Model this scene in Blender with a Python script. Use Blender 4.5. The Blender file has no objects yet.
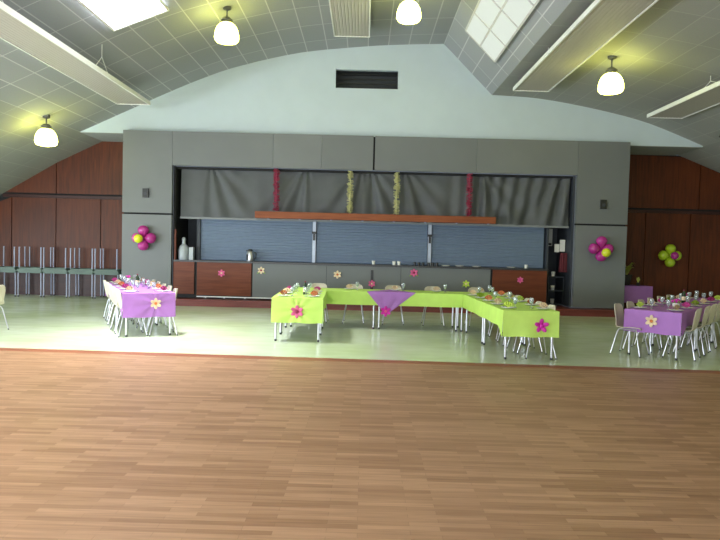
import bpy, bmesh, math, random
from mathutils import Vector, Matrix
random.seed(7)
C = bpy.context.scene.collection
PI = math.pi
R_ = math.radians

# ------------------------------------------------------------------ materials
def new_mat(name):
    m = bpy.data.materials.new(name); m.use_nodes = True
    nt = m.node_tree
    return m, nt, nt.nodes['Principled BSDF']

def mat(name, col, rough=.5, metal=0., noise=.06, nscale=8., bump=0., bscale=60., emis=None, estr=0., spec=.5, trans=0., coat=0.):
    """procedural: base colour gently varied by noise, optional fine bump"""
    m, nt, b = new_mat(name)
    L = nt.links
    tc = nt.nodes.new('ShaderNodeTexCoord')
    n = nt.nodes.new('ShaderNodeTexNoise'); n.inputs['Scale'].default_value = nscale; n.inputs['Detail'].default_value = 3
    L.new(tc.outputs['Object'], n.inputs['Vector'])
    r = nt.nodes.new('ShaderNodeValToRGB')
    r.color_ramp.elements[0].position = .3; r.color_ramp.elements[1].position = .7
    r.color_ramp.elements[0].color = tuple(c * (1 - noise) for c in col) + (1,)
    r.color_ramp.elements[1].color = tuple(min(1, c * (1 + noise)) for c in col) + (1,)
    L.new(n.outputs['Fac'], r.inputs['Fac']); L.new(r.outputs['Color'], b.inputs['Base Color'])
    b.inputs['Roughness'].default_value = rough; b.inputs['Metallic'].default_value = metal
    b.inputs['Specular IOR Level'].default_value = spec
    b.inputs['Transmission Weight'].default_value = trans
    b.inputs['Coat Weight'].default_value = coat
    if emis:
        b.inputs['Emission Color'].default_value = tuple(emis) + (1,); b.inputs['Emission Strength'].default_value = estr
    if bump:
        n2 = nt.nodes.new('ShaderNodeTexNoise'); n2.inputs['Scale'].default_value = bscale
        L.new(tc.outputs['Object'], n2.inputs['Vector'])
        bp = nt.nodes.new('ShaderNodeBump'); bp.inputs['Strength'].default_value = bump; bp.inputs['Distance'].default_value = .02
        L.new(n2.outputs['Fac'], bp.inputs['Height']); L.new(bp.outputs['Normal'], b.inputs['Normal'])
    return m

def wood(name, c1, c2, rough=.4, vert=True, sc=1.):
    m, nt, b = new_mat(name); L = nt.links
    tc = nt.nodes.new('ShaderNodeTexCoord'); mp = nt.nodes.new('ShaderNodeMapping')
    mp.inputs['Scale'].default_value = (9 * sc, 9 * sc, .6 * sc) if vert else (.6 * sc, 9 * sc, 9 * sc)
    n = nt.nodes.new('ShaderNodeTexNoise'); n.inputs['Scale'].default_value = 2.2; n.inputs['Detail'].default_value = 5; n.inputs['Distortion'].default_value = .6
    n2 = nt.nodes.new('ShaderNodeTexNoise'); n2.inputs['Scale'].default_value = .9
    mx = nt.nodes.new('ShaderNodeMix'); mx.data_type = 'FLOAT'; mx.inputs[0].default_value = .35
    r = nt.nodes.new('ShaderNodeValToRGB')
    r.color_ramp.elements[0].position = .35; r.color_ramp.elements[1].position = .66
    r.color_ramp.elements[0].color = tuple(c1) + (1,); r.color_ramp.elements[1].color = tuple(c2) + (1,)
    L.new(tc.outputs['Object'], mp.inputs['Vector']); L.new(mp.outputs['Vector'], n.inputs['Vector']); L.new(tc.outputs['Object'], n2.inputs['Vector'])
    L.new(n.outputs['Fac'], mx.inputs[2]); L.new(n2.outputs['Fac'], mx.inputs[3]); L.new(mx.outputs[0], r.inputs['Fac'])
    L.new(r.outputs['Color'], b.inputs['Base Color']); b.inputs['Roughness'].default_value = rough; b.inputs['Specular IOR Level'].default_value = .3
    return m

def parquet_mat():
    m, nt, b = new_mat('parquet'); L = nt.links
    tc = nt.nodes.new('ShaderNodeTexCoord')
    br = nt.nodes.new('ShaderNodeTexBrick')
    br.inputs['Scale'].default_value = 1; br.inputs['Brick Width'].default_value = .5; br.inputs['Row Height'].default_value = .058
    br.inputs['Mortar Size'].default_value = .0012; br.inputs['Mortar Smooth'].default_value = .5; br.inputs['Bias'].default_value = 0
    br.offset = .37; br.offset_frequency = 2; br.squash = 1
    br.inputs['Color1'].default_value = (.31, .165, .088, 1); br.inputs['Color2'].default_value = (.46, .27, .158, 1)
    br.inputs['Mortar'].default_value = (.24, .135, .07, 1)
    L.new(tc.outputs['Object'], br.inputs['Vector'])
    mp = nt.nodes.new('ShaderNodeMapping'); mp.inputs['Scale'].default_value = (1.2, 22, 1)
    n = nt.nodes.new('ShaderNodeTexNoise'); n.inputs['Scale'].default_value = 2; n.inputs['Detail'].default_value = 4
    L.new(tc.outputs['Object'], mp.inputs['Vector']); L.new(mp.outputs['Vector'], n.inputs['Vector'])
    r = nt.nodes.new('ShaderNodeValToRGB')
    r.color_ramp.elements[0].position = .3; r.color_ramp.elements[1].position = .75
    r.color_ramp.elements[0].color = (.80, .78, .76, 1); r.color_ramp.elements[1].color = (1.12, 1.12, 1.12, 1)
    L.new(n.outputs['Fac'], r.inputs['Fac'])
    mx = nt.nodes.new('ShaderNodeMix'); mx.data_type = 'RGBA'; mx.blend_type = 'MULTIPLY'; mx.inputs[0].default_value = 1
    L.new(br.outputs['Color'], mx.inputs[6]); L.new(r.outputs['Color'], mx.inputs[7]); L.new(mx.outputs[2], b.inputs['Base Color'])
    n3 = nt.nodes.new('ShaderNodeTexNoise'); n3.inputs['Scale'].default_value = 1.3; L.new(tc.outputs['Object'], n3.inputs['Vector'])
    mr = nt.nodes.new('ShaderNodeMapRange'); mr.inputs[3].default_value = .36; mr.inputs[4].default_value = .52
    L.new(n3.outputs['Fac'], mr.inputs[0]); L.new(mr.outputs[0], b.inputs['Roughness'])
    b.inputs['Specular IOR Level'].default_value = .4
    return m

def lino_mat():
    m, nt, b = new_mat('lino'); L = nt.links
    tc = nt.nodes.new('ShaderNodeTexCoord')
    n = nt.nodes.new('ShaderNodeTexNoise'); n.inputs['Scale'].default_value = .55; n.inputs['Detail'].default_value = 4
    r = nt.nodes.new('ShaderNodeValToRGB')
    r.color_ramp.elements[0].position = .35; r.color_ramp.elements[1].position = .65
    r.color_ramp.elements[0].color = (.55, .66, .40, 1); r.color_ramp.elements[1].color = (.67, .76, .57, 1)
    L.new(tc.outputs['Object'], n.inputs['Vector']); L.new(n.outputs['Fac'], r.inputs['Fac']); L.new(r.outputs['Color'], b.inputs['Base Color'])
    mp = nt.nodes.new('ShaderNodeMapping'); mp.inputs['Scale'].default_value = (1, 3, 1)
    n2 = nt.nodes.new('ShaderNodeTexNoise'); n2.inputs['Scale'].default_value = 1.6
    L.new(tc.outputs['Object'], mp.inputs['Vector']); L.new(mp.outputs['Vector'], n2.inputs['Vector'])
    mr = nt.nodes.new('ShaderNodeMapRange'); mr.inputs[3].default_value = .12; mr.inputs[4].default_value = .3
    L.new(n2.outputs['Fac'], mr.inputs[0]); L.new(mr.outputs[0], b.inputs['Roughness'])
    b.inputs['Specular IOR Level'].default_value = .6
    return m

def tile_mat(name, c1, c2, line, lw=.013):
    m, nt, b = new_mat(name); L = nt.links
    tc = nt.nodes.new('ShaderNodeTexCoord')
    br = nt.nodes.new('ShaderNodeTexBrick'); br.offset = 0; br.squash = 1
    br.inputs['Scale'].default_value = 1; br.inputs['Brick Width'].default_value = .54; br.inputs['Row Height'].default_value = 1.15
    br.inputs['Mortar Size'].default_value = lw; br.inputs['Mortar Smooth'].default_value = .2; br.inputs['Bias'].default_value = 0
    br.inputs['Color1'].default_value = tuple(c1) + (1,); br.inputs['Color2'].default_value = tuple(c2) + (1,); br.inputs['Mortar'].default_value = tuple(line) + (1,)
    L.new(tc.outputs['UV'], br.inputs['Vector'])
    n = nt.nodes.new('ShaderNodeTexNoise'); n.inputs['Scale'].default_value = 45; n.inputs['Detail'].default_value = 2; L.new(tc.outputs['Object'], n.inputs['Vector'])
    mx = nt.nodes.new('ShaderNodeMix'); mx.data_type = 'RGBA'; mx.blend_type = 'MULTIPLY'; mx.inputs[0].default_value = .25
    L.new(br.outputs['Color'], mx.inputs[6]); L.new(n.outputs['Color'], mx.inputs[7]); L.new(mx.outputs[2], b.inputs['Base Color'])
    b.inputs['Roughness'].default_value = .75
    return m

M = {}
M['parquet'] = parquet_mat(); M['lino'] = lino_mat()
M['tiles'] = tile_mat('ceiling_tiles', (.36, .38, .405), (.41, .43, .455), (.66, .67, .68))
M['tiles_faint'] = tile_mat('ceiling_tiles_right', (.36, .37, .35), (.40, .41, .39), (.50, .51, .47), .010)
M['border'] = wood('border_strip', (.24, .08, .04), (.36, .13, .07), .4, False)
M['white_wall'] = mat('white_wall_paint', (.53, .62, .67), .8, noise=.02, nscale=2)
M['grey'] = mat('grey_laminate', (.150, .162, .166), .5, noise=.03, nscale=1.5)
M['grey_b'] = mat('grey_laminate_cool', (.162, .174, .178), .5, noise=.03, nscale=1.5)
M['dark_gap'] = mat('dark_gap', (.012, .013, .014), .8)
M['wood_wall'] = wood('mahogany_panel', (.062, .014, .004), (.132, .031, .008), .47)
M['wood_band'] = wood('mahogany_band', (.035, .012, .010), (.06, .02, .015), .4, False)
M['counter_wood'] = wood('counter_wood', (.115, .026, .009), (.18, .045, .016), .45, False)
M['beam_wood'] = wood('beam_wood', (.20, .05, .016), (.30, .088, .03), .5, False)
M['step'] = wood('stage_step', (.13, .03, .025), (.22, .055, .045), .35, False)
M['curtain'] = mat('curtain_cloth', (.20, .213, .225), .5, noise=.04, nscale=5)
M['shutter'] = mat('shutter_steel', (.13, .18, .265), .5, metal=.15, noise=.04)
M['post'] = mat('shutter_post', (.40, .45, .55), .4, metal=.3)
M['worktop'] = mat('worktop', (.03, .03, .032), .35)
M['steel'] = mat('brushed_steel', (.55, .56, .60), .3, metal=.85, noise=.05)
M['chrome'] = mat('chrome_legs', (.62, .63, .68), .28, metal=.7, noise=.03)
M['leg_grey'] = mat('grey_painted_legs', (.33, .35, .46), .4, metal=.2)
M['chair'] = mat('cream_plastic', (.60, .55, .43), .4, noise=.05)
M['purple'] = mat('purple_paper', (.40, .165, .53), .6, noise=.06, nscale=5, bump=.12, bscale=18)
M['green'] = mat('lime_paper', (.54, .79, .15), .6, noise=.05, nscale=5, bump=.12, bscale=18)
M['tabletop'] = mat('table_top_green', (.09, .14, .11), .5)
M['white_metal'] = mat('white_enamel', (.46, .44, .40), .6, noise=.02)
M['trim_white'] = mat('white_trim', (.85, .86, .84), .5, noise=.02)
M['magenta'] = mat('magenta_balloon', (.46, .03, .27), .2, noise=.05, coat=.4)
M['pink'] = mat('pink_balloon', (.60, .10, .32), .22, noise=.05, coat=.4)
M['lime'] = mat('lime_balloon', (.48, .66, .03), .25, noise=.05, coat=.4)
M['yellow'] = mat('yellow_balloon', (.75, .80, .03), .25, noise=.05, coat=.4)
M['cream_p'] = mat('cream_petal', (.82, .66, .45), .6)
M['pink_p'] = mat('pink_petal', (.72, .12, .30), .6)
M['mag_p'] = mat('magenta_petal', (.62, .02, .38), .6)
M['orange_p'] = mat('orange_centre', (.65, .20, .05), .6)
M['dark_p'] = mat('dark_red_centre', (.22, .01, .05), .6)
M['green_p'] = mat('green_leaf', (.22, .38, .06), .6)
M['white'] = mat('white_ceramic', (.80, .80, .76), .25)
M['napkin_o'] = mat('orange_napkin', (.62, .20, .07), .7)
M['napkin_p'] = mat('magenta_napkin', (.58, .05, .30), .7)
M['napkin_g'] = mat('lime_napkin', (.55, .70, .10), .7)
M['glass'] = mat('drinking_glass', (.82, .90, .90), .08, trans=.75)
M['bottle_glass'] = mat('dark_bottle_glass', (.03, .05, .03), .1)
M['black'] = mat('black_plastic', (.015, .016, .018), .4)
M['red_tinsel'] = mat('red_tinsel', (.50, .08, .15), .35, metal=.3, noise=.4, nscale=60)
M['gold_tinsel'] = mat('gold_tinsel', (.85, .82, .42), .3, metal=.3, noise=.4, nscale=60)
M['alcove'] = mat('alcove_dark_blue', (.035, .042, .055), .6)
M['grey_plastic'] = mat('pale_grey_plastic', (.38, .42, .45), .3)
M['coat'] = mat('dark_red_cloth', (.10, .01, .018), .8)
M['soffit'] = mat('soffit_grey', (.34, .36, .35), .8)
M['pot'] = mat('dark_pot', (.02, .016, .014), .5)
M['side_wall'] = mat('side_wall_paint', (.50, .52, .48), .8, noise=.03)
M['lamp'] = mat('lamp_glass_lit', (.9, .9, .7), .4, emis=(1.0, 1.0, .18), estr=16.5)
M['lamp_cap'] = mat('lamp_cap', (.16, .165, .15), .4, metal=.5)
M['sky_bright'] = mat('skylight_bright', (.9, .9, .9), .5, emis=(.95, .97, 1.0), estr=7)
M['sky_soft'] = mat('skylight_soft', (.1, .1, .1), .5, emis=(.84, .92, .82), estr=.78)
M['daylight'] = mat('window_daylight', (.8, .85, .9), .3, emis=(.88, .94, 1.0), estr=3)
M['mullion'] = mat('skylight_mullion', (.62, .62, .60), .6)

# ------------------------------------------------------------------ mesh helpers
def box(bm, x0, x1, y0, y1, z0, z1, mi=0):
    vs = [bm.verts.new((x, y, z)) for z in (z0, z1) for y in (y0, y1) for x in (x0, x1)]
    for f in ((0, 2, 3, 1), (4, 5, 7, 6), (0, 1, 5, 4), (2, 6, 7, 3), (0, 4, 6, 2), (1, 3, 7, 5)):
        bm.faces.new([vs[i] for i in f]).material_index = mi
    return vs

def prism(bm, poly, y0, y1, mi=0):
    """polygon in XZ extruded along Y"""
    a = [bm.verts.new((x, y0, z)) for x, z in poly]; b = [bm.verts.new((x, y1, z)) for x, z in poly]
    bm.faces.new(a[::-1]).material_index = mi; bm.faces.new(b).material_index = mi
    n = len(poly)
    for i in range(n):
        bm.faces.new((a[i], a[(i + 1) % n], b[(i + 1) % n], b[i])).material_index = mi

def tube(bm, pts, r, n=8, r2=None, mi=0):
    pts = [Vector(p) for p in pts]; rings = []
    for i, p in enumerate(pts):
        d = (pts[min(i + 1, len(pts) - 1)] - pts[max(i - 1, 0)]).normalized()
        u = d.cross(Vector((0, 0, 1)))
        if u.length < 1e-3: u = Vector((1, 0, 0))
        u.normalize(); v = d.cross(u)
        rr = r if r2 is None else r + (r2 - r) * i / (len(pts) - 1)
        rings.append([bm.verts.new(p + (u * math.cos(2 * PI * k / n) + v * math.sin(2 * PI * k / n)) * rr) for k in range(n)])
    for a, b in zip(rings, rings[1:]):
        for k in range(n):
            bm.faces.new((a[k], a[(k + 1) % n], b[(k + 1) % n], b[k])).material_index = mi
    bm.faces.new(rings[0][::-1]).material_index = mi; bm.faces.new(rings[-1]).material_index = mi

def lathe(bm, prof, n=20, c=(0, 0, 0), mi=0):
    c = Vector(c); rings = []
    for r, z in prof:
        if r < 1e-5: rings.append([bm.verts.new(c + Vector((0, 0, z)))])
        else: rings.append([bm.verts.new(c + Vector((r * math.cos(2 * PI * k / n), r * math.sin(2 * PI * k / n), z))) for k in range(n)])
    for a, b in zip(rings, rings[1:]):
        for k in range(n):
            q = (k + 1) % n
            vs = [a[0]] if len(a) == 1 else [a[k], a[q]]
            vs += [b[0]] if len(b) == 1 else [b[q], b[k]]
            if len(vs) > 2: bm.faces.new(vs).material_index = mi
def ellipsoid(bm, c, s, rot=None, u=14, v=9):
    m = Matrix.Translation(Vector(c)) @ (rot.to_4x4() if rot else Matrix.Identity(4)) @ Matrix.Diagonal((s[0], s[1], s[2], 1))
    bmesh.ops.create_uvsphere(bm, u_segments=u, v_segments=v, radius=1, matrix=m)

def obj(name, bm, m, parent=None, smooth=False, bevel=0):
    if bevel:
        bmesh.ops.bevel(bm, geom=[e for e in bm.edges if len(e.link_faces) == 2 and e.calc_face_angle(0) > .6], offset=bevel, segments=2, affect='EDGES', profile=.6)
    bmesh.ops.recalc_face_normals(bm, faces=bm.faces[:])
    me = bpy.data.meshes.new(name); bm.to_mesh(me); bm.free()
    for q in (m if isinstance(m, (list, tuple)) else [m]): me.materials.append(M[q])
    if smooth:
        for p in me.polygons: p.use_smooth = True
        try: me.set_sharp_from_angle(angle=R_(40))
        except Exception: pass
    o = bpy.data.objects.new(name, me); C.objects.link(o)
    if parent: o.parent = parent
    return o

def B(): return bmesh.new()
def thing(name, label, cat, loc=(0, 0, 0), rz=0, group=None):
    o = bpy.data.objects.new(name, None); C.objects.link(o); o.empty_display_size = .1
    o.location = loc; o.rotation_euler = (0, 0, rz); tag(o, label, cat, group); return o
def tag(o, label, cat, group=None):
    o['label'] = label; o['category'] = cat
    if group: o['group'] = group
    return o
def struct(name, bm, m, smooth=False, parent=None, bevel=0):
    o = obj(name, bm, m, parent, smooth, bevel)
    if not parent: o['kind'] = 'structure'
    return o
def dup(root, loc, rz, label, group=None):
    r = root.copy(); C.objects.link(r); r.location = loc; r.rotation_euler = (0, 0, rz); r['label'] = label
    if group: r['group'] = group
    for ch in list(root.children):
        c = ch.copy(); C.objects.link(c); c.parent = r
        for g in ch.children:
            d = g.copy(); C.objects.link(d); d.parent = c
    return r
ORD = ['nearest', 'second nearest', 'third nearest', 'fourth nearest', 'fifth nearest', 'sixth nearest', 'seventh nearest']

# ------------------------------------------------------------------ room shell
XL, XR, YB, YF, YW = -12.2, 12.4, -6.0, 17.2, 18.7
PROF = [(-12.2, 1.98), (-10.69, 2.89), (-9.02, 3.88), (-7.69, 4.53), (-6.62, 5.03), (-5.56, 5.53), (-4.49, 6.0), (-3.43, 6.38), (-1.84, 6.76), (-.25, 6.95),
        (.81, 7.03), (1.97, 7.08), (3.28, 5.77), (4.56, 5.70), (6.16, 5.44), (7.5, 5.11), (8.93, 4.56), (10.23, 4.05), (12.4, 3.1)]
def zc(x):
    for (a, za), (b, zb) in zip(PROF, PROF[1:]):
        if a <= x <= b: return za + (zb - za) * (x - a) / (b - a)
def refine(seg):      # Catmull-Rom smoothing of a run of profile points
    out = []
    for i in range(len(seg) - 1):
        p0 = seg[max(i - 1, 0)]; p1 = seg[i]; p2 = seg[i + 1]; p3 = seg[min(i + 2, len(seg) - 1)]
        for k in range(4):
            t = k / 4
            out.append(tuple(.5 * ((2 * p1[j]) + (-p0[j] + p2[j]) * t + (2 * p0[j] - 5 * p1[j] + 4 * p2[j] - p3[j]) * t * t + (-p0[j] + 3 * p1[j] - 3 * p2[j] + p3[j]) * t ** 3) for j in (0, 1)))
    out.append(seg[-1]); return out
def ceiling_strip(name, pts, y0, y1, m, ext=None):
    bm = B(); uv = bm.loops.layers.uv.new('UVMap'); s = 0; prev = None
    for x, z in pts:
        if prev: s += math.hypot(x - prev[0], z - prev[2])
        cur = (x, s, z, bm.verts.new((x, y0, z)), bm.verts.new((x, y1, z)))
        if prev:
            f = bm.faces.new((prev[3], cur[3], cur[4], prev[4])); f.smooth = True
            for l in f.loops: l[uv].uv = ((prev[1] if l.vert in (prev[3], prev[4]) else cur[1]), l.vert.co.y + .85)
        prev = cur
    me = bpy.data.meshes.new(name); bm.to_mesh(me); bm.free(); me.materials.append(M[m])
    o = bpy.data.objects.new(name, me); C.objects.link(o); o['kind'] = 'structure'; return o
ceiling_strip('ceiling', refine(PROF[3:12]), YB, YF, 'tiles')
ceiling_strip('ceiling', PROF[11:13], YB, YF, 'tiles')
ceiling_strip('ceiling', refine(PROF[12:17]), YB, YF, 'tiles_faint')
ceiling_strip('ceiling', PROF[0:4], YB, YW, 'tiles_faint')
ceiling_strip('ceiling', PROF[16:19], YB, YW, 'tiles_faint')
bm = B(); box(bm, -7.69, 8.93, YF + .02, YW + .1, 4.52, 4.6); struct('ceiling_soffit', bm, 'soffit')
bm = B(); box(bm, XL - .3, XR + .3, YB - .3, YW + .3, 7.3, 7.4); struct('ceiling_roof', bm, 'side_wall')

# floor: pale lino and the parquet dance floor, meeting on a slightly skewed line
def edge_y(x): return 9.46 - .031 * x
def slab(name, pts, m, z1=0., z0=-.1):
    bm = B(); a = [bm.verts.new((x, y, z1)) for x, y in pts]; b = [bm.verts.new((x, y, z0)) for x, y in pts]
    bm.faces.new(a); bm.faces.new(b[::-1]); n = len(pts)
    for i in range(n): bm.faces.new((a[i], b[i], b[(i + 1) % n], a[(i + 1) % n]))
    return struct(name, bm, m)
slab('floor', [(XL, YB), (XR, YB), (XR, edge_y(XR) - .22), (XL, edge_y(XL) - .22)], 'parquet')
slab('trim_1', [(XL, edge_y(XL) - .22), (XR, edge_y(XR) - .22), (XR, edge_y(XR)), (XL, edge_y(XL))], 'border', .003)
slab('floor', [(XL, edge_y(XL)), (XR, edge_y(XR)), (XR, YW + .1), (XL, YW + .1)], 'lino')

# white lunette wall with the dark ventilation opening
bm = B()
xs = [-7.69, -.88, .78, 8.93] + [p[0] for p in refine(PROF[3:12]) + refine(PROF[12:17])]
xs = sorted(set(round(x, 4) for x in xs))
FP = refine(PROF[3:12]) + refine(PROF[12:17])
def zf(x):
    for (a, za), (b, zb) in zip(FP, FP[1:]):
        if a - 1e-4 <= x <= b + 1e-4: return za + (zb - za) * (x - a) / max(b - a, 1e-6)
    return 4.56
VZ0, VZ1 = 5.86, 6.35
for a, b in zip(xs, xs[1:]):
    if b - a < .002: continue
    if a >= -.881 and b <= .781:
        prism(bm, [(a, 4.53), (b, 4.53), (b, VZ0), (a, VZ0)], YF, YF + .15); prism(bm, [(a, VZ1), (b, VZ1), (b, zf(b) + .03), (a, zf(a) + .03)], YF, YF + .15)
    else: prism(bm, [(a, 4.53), (b, 4.53), (b, zf(b) + .02), (a, zf(a) + .02)], YF, YF + .15)
struct('wall_front', bm, 'white_wall')
vt = thing('ventilation_opening', 'dark rectangular ventilation opening high in the white gable wall', 'vent', (-.05, YF, (VZ0 + VZ1) / 2))
bm = B(); w, h = .83, .245
for q in ((-w, w, .155, .62, -h - .03, -h), (-w, w, .155, .62, h, h + .03), (-w - .03, -w, .155, .62, -h, h), (w, w + .03, .155, .62, -h, h), (-w, w, .6, .63, -h, h)): box(bm, *q)
obj('duct', bm, 'alcove', vt)
bm = B()
for k in range(4): box(bm, -w + .002, w - .002, .2, .23, -h + .04 + k * .125, -h + .055 + k * .125)
obj('grille', bm, 'black', vt)

# rear mahogany walls left and right of the serving hatch, side walls, wall behind the camera
def wood_wall(name, x0, x1, low_seams, up_seams):
    bm = B()
    def top(x): return min(4.53, zc(x) if x < -7.8 or x > 9.1 else 4.53)
    X = [x0] + low_seams + [x1]
    for a, b in zip(X, X[1:]):
        zz = min(2.84, top(a + .01), top(b - .01))
        if a + .01 < -10.9: prism(bm, [(a + .012, 0), (b - .012, 0), (b - .012, min(2.84, zc(b - .012))), (a + .012, min(2.84, zc(a + .012)))], YW, YW + .06)
        else: box(bm, a + .012, b - .012, YW, YW + .06, 0, zz)
    brk = [-9.02, -7.8, 9.14]
    X = sorted([x0] + up_seams + [x1])
    for a, b in zip(X, X[1:]):
        cut = [a + .012] + [q for q in brk if a + .02 < q < b - .02] + [b - .012]
        for c, d in zip(cut, cut[1:]):
            if top(c) < 2.99 and top(d) < 2.99: continue
            prism(bm, [(c, 2.98), (d, 2.98), (d, max(2.981, top(d))), (c, max(2.981, top(c)))], YW, YW + .06)
    box(bm, x0, x1, YW + .06, YW + .2, 0, 4.53, 1)
    box(bm, max(x0, -10.6), min(x1, 12.0), YW - .015, YW + .06, 2.845, 2.93, 2)
    return struct(name, bm, ['wood_wall', 'dark_gap', 'wood_band'])
wood_wall('wall_rear_left', XL, -6.3, [-11.6, -10.34, -9.04, -7.73], [-10.7, -9.04])
wood_wall('wall_rear_right', 6.8, XR, [8.15, 9.45, 10.8], [9.67, 11.2])
bm = B(); box(bm, XL, -6.5, YW - .02, YW + .01, 0, .72); struct('shade_panel_rear_left', bm, 'wood_band')  # dark sheet standing in for the shade behind the stored tables
bm = B()
WY = [(-4.8, -2.0), (-1.2, 1.6), (2.4, 5.2), (6.0, 8.8), (9.6, 12.4), (13.2, 16.0)]
box(bm, XL - .2, XL, YB, YW + .2, 0, .25); box(bm, XL - .2, XL, YB, YW + .2, 1.9, 2.6)
ys = [YB] + [v for w_ in WY for v in w_] + [YW + .2]
for a, b in zip(ys[::2], ys[1::2]): box(bm, XL - .2, XL, a, b, .25, 1.9)
struct('wall_left', bm, 'side_wall')
bm = B(); box(bm, XR, XR + .2, YB, YW + .2, 0, 3.6); struct('wall_right', bm, 'side_wall')
bm = B()
BX = [(-10.5, -7.5), (-6.5, -3.5), (-2.5, .5), (1.5, 4.5)]
box(bm, XL, XR, YB - .2, YB, 0, .5); box(bm, XL, XR, YB - .2, YB, 2.6, 7.3)
xs_ = [XL] + [v for w_ in BX for v in w_] + [XR]
for a, b in zip(xs_[::2], xs_[1::2]): box(bm, a, b, YB - .2, YB, .5, 2.6)
struct('wall_back', bm, 'side_wall')
def area(name, loc, rot, sx, sy, power, col=(1, 1, 1), spread=None):
    l = bpy.data.lights.new(name, 'AREA'); l.shape = 'RECTANGLE'; l.size = sx; l.size_y = sy; l.energy = power; l.color = col
    if spread: l.spread = R_(spread)
    o = bpy.data.objects.new(name, l); C.objects.link(o); o.location = loc; o.rotation_euler = rot; return o
n = 1
LEFTP = [260, 280, 300, 300, 260, 90]
for (a, b), pw in zip(WY, LEFTP):
    w_ = struct('window_%d' % n, (lambda bm: (box(bm, XL - .19, XL - .15, a, b, .25, 1.9), bm)[1])(B()), 'daylight')
    bm = B()
    for q in (a, (a + b) / 2 - .03, b - .06): box(bm, XL - .15, XL - .06, q, q + .06, .25, 1.9)
    box(bm, XL - .15, XL - .06, a, b, .25, .31); box(bm, XL - .15, XL - .06, a, b, 1.84, 1.9)
    obj('window_frame', bm, 'trim_white', w_)
    area('daylight_%d' % n, (XL + .02, (a + b) / 2, 1.08), (0, R_(-90), 0), 1.6, 2.7, pw, (.80, .90, 1.0)); n += 1
BP = [330, 260, 170, 110]
for a, b in BX:  # unseen windows behind the camera, added as front fill for the facade
    w_ = struct('window_%d' % n, (lambda bm: (box(bm, a, b, YB - .19, YB - .15, .5, 2.6), bm)[1])(B()), 'daylight')
    bm = B()
    for q in (a, (a + b) / 2 - .03, b - .06): box(bm, q, q + .06, YB - .15, YB - .06, .5, 2.6)
    obj('window_frame', bm, 'trim_white', w_)
    area('daylight_%d' % n, ((a + b) / 2, YB + .02, 1.55), (R_(90), 0, 0), 2.9, 2.0, BP.pop(0), (.88, .94, 1.0)); n += 1

# skylights: flush bright one in the left vault, gridded one in the steep face
def skylight(idx, x0, x1, y0, y1, ncol, nrow, m, drop=.02):
    z0, z1 = zc(x0), zc(x1); d = Vector((x1 - x0, 0, z1 - z0)); L = d.length; u = d.normalized(); nrm = Vector((u.z, 0, -u.x))
    if nrm.z > 0: nrm = -nrm
    o = Vector((x0, 0, z0))
    def pb(bm, a, b, ya, yb, h0, h1):
        vs = []
        for y in (ya, yb):
            for s, h in ((a, h0), (b, h0), (b, h1), (a, h1)): vs.append(bm.verts.new(o + u * s + nrm * h + Vector((0, y, 0))))
        for f in ((0, 1, 2, 3), (7, 6, 5, 4), (0, 4, 5, 1), (1, 5, 6, 2), (2, 6, 7, 3), (3, 7, 4, 0)): bm.faces.new([vs[i] for i in f])
    bm = B(); pb(bm, 0, L, y0, y1, .06, .075); w_ = struct('window_%d' % idx, bm, m)
    bm = B()
    for k in range(ncol + 1): s = L * k / ncol; pb(bm, s - .02, s + .02, y0, y1, .05, .09)
    for k in range(nrow + 1): y = y0 + (y1 - y0) * k / nrow; pb(bm, 0, L, y - .022, y + .022, .05, .09)
    obj('window_frame', bm, 'mullion' if ncol > 1 else 'trim_white', w_)
skylight(20, -4.97, -3.93, 9.0, 12.5, 1, 1, 'sky_bright')
skylight(21, -4.97, -3.93, 2.0, 5.5, 1, 1, 'sky_bright')
def skybeam(name, x0, x1, y0, y1, p, spread):
    z0, z1 = zc(x0), zc(x1); ang = math.atan2(z1 - z0, x1 - x0)
    area(name, ((x0 + x1) / 2 + .12 * math.sin(ang), (y0 + y1) / 2, (z0 + z1) / 2 - .12), (0, -ang * .35, 0), math.hypot(x1 - x0, z1 - z0) * .9, y1 - y0 - .1, p, (.95, .96, 1.0), spread)
skybeam('skylight_beam_1', -4.97, -3.93, 9.0, 12.5, 290, 80)
skybeam('skylight_beam_2', -4.97, -3.93, 2.0, 5.5, 170, 100)
skylight(22, 2.27, 2.97, 1.2, 15.05, 2, 12, 'sky_soft')

# ------------------------------------------------------------------ serving hatch front (facade)
FY = 17.0
bm = B()
FX0, FX1, FT = -6.46, 6.93, 4.585
def panel(x0, x1, z0, z1, g=.006, mi=0): box(bm, x0 + g, x1 - g, FY, FY + .14, z0 + g, z1 - g, mi)
panel(FX0, -5.14, 2.41, FT, .004); panel(FX0, -5.14, .18, 2.37, .004, 1)
panel(5.57, FX1, 2.41, FT, .004); panel(5.57, FX1, .18, 2.37, .004, 1)
for a, b, g in ((-5.14, -2.48, 0), (-2.48, -1.19, 1), (-1.19, .17, 0), (.21, 2.9, 0), (2.9, 5.57, 1)): panel(a, b, 3.68, FT, .003, g)
box(bm, FX0 + .01, FX1 - .01, FY + .1, FY + .19, 3.70, FT - .01, 2)                     # dark backing seen in the joints
box(bm, FX0 + .01, -5.16, FY + .1, FY + .19, .18, FT - .01, 2); box(bm, 5.59, FX1 - .01, FY + .1, FY + .19, .18, FT - .01, 2)
box(bm, FX0, FX0 + .04, FY + .14, YW, .18, 4.515, 1); box(bm, FX1 - .04, FX1, FY + .14, YW, .18, 4.515, 1)   # flanks of the block
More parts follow.
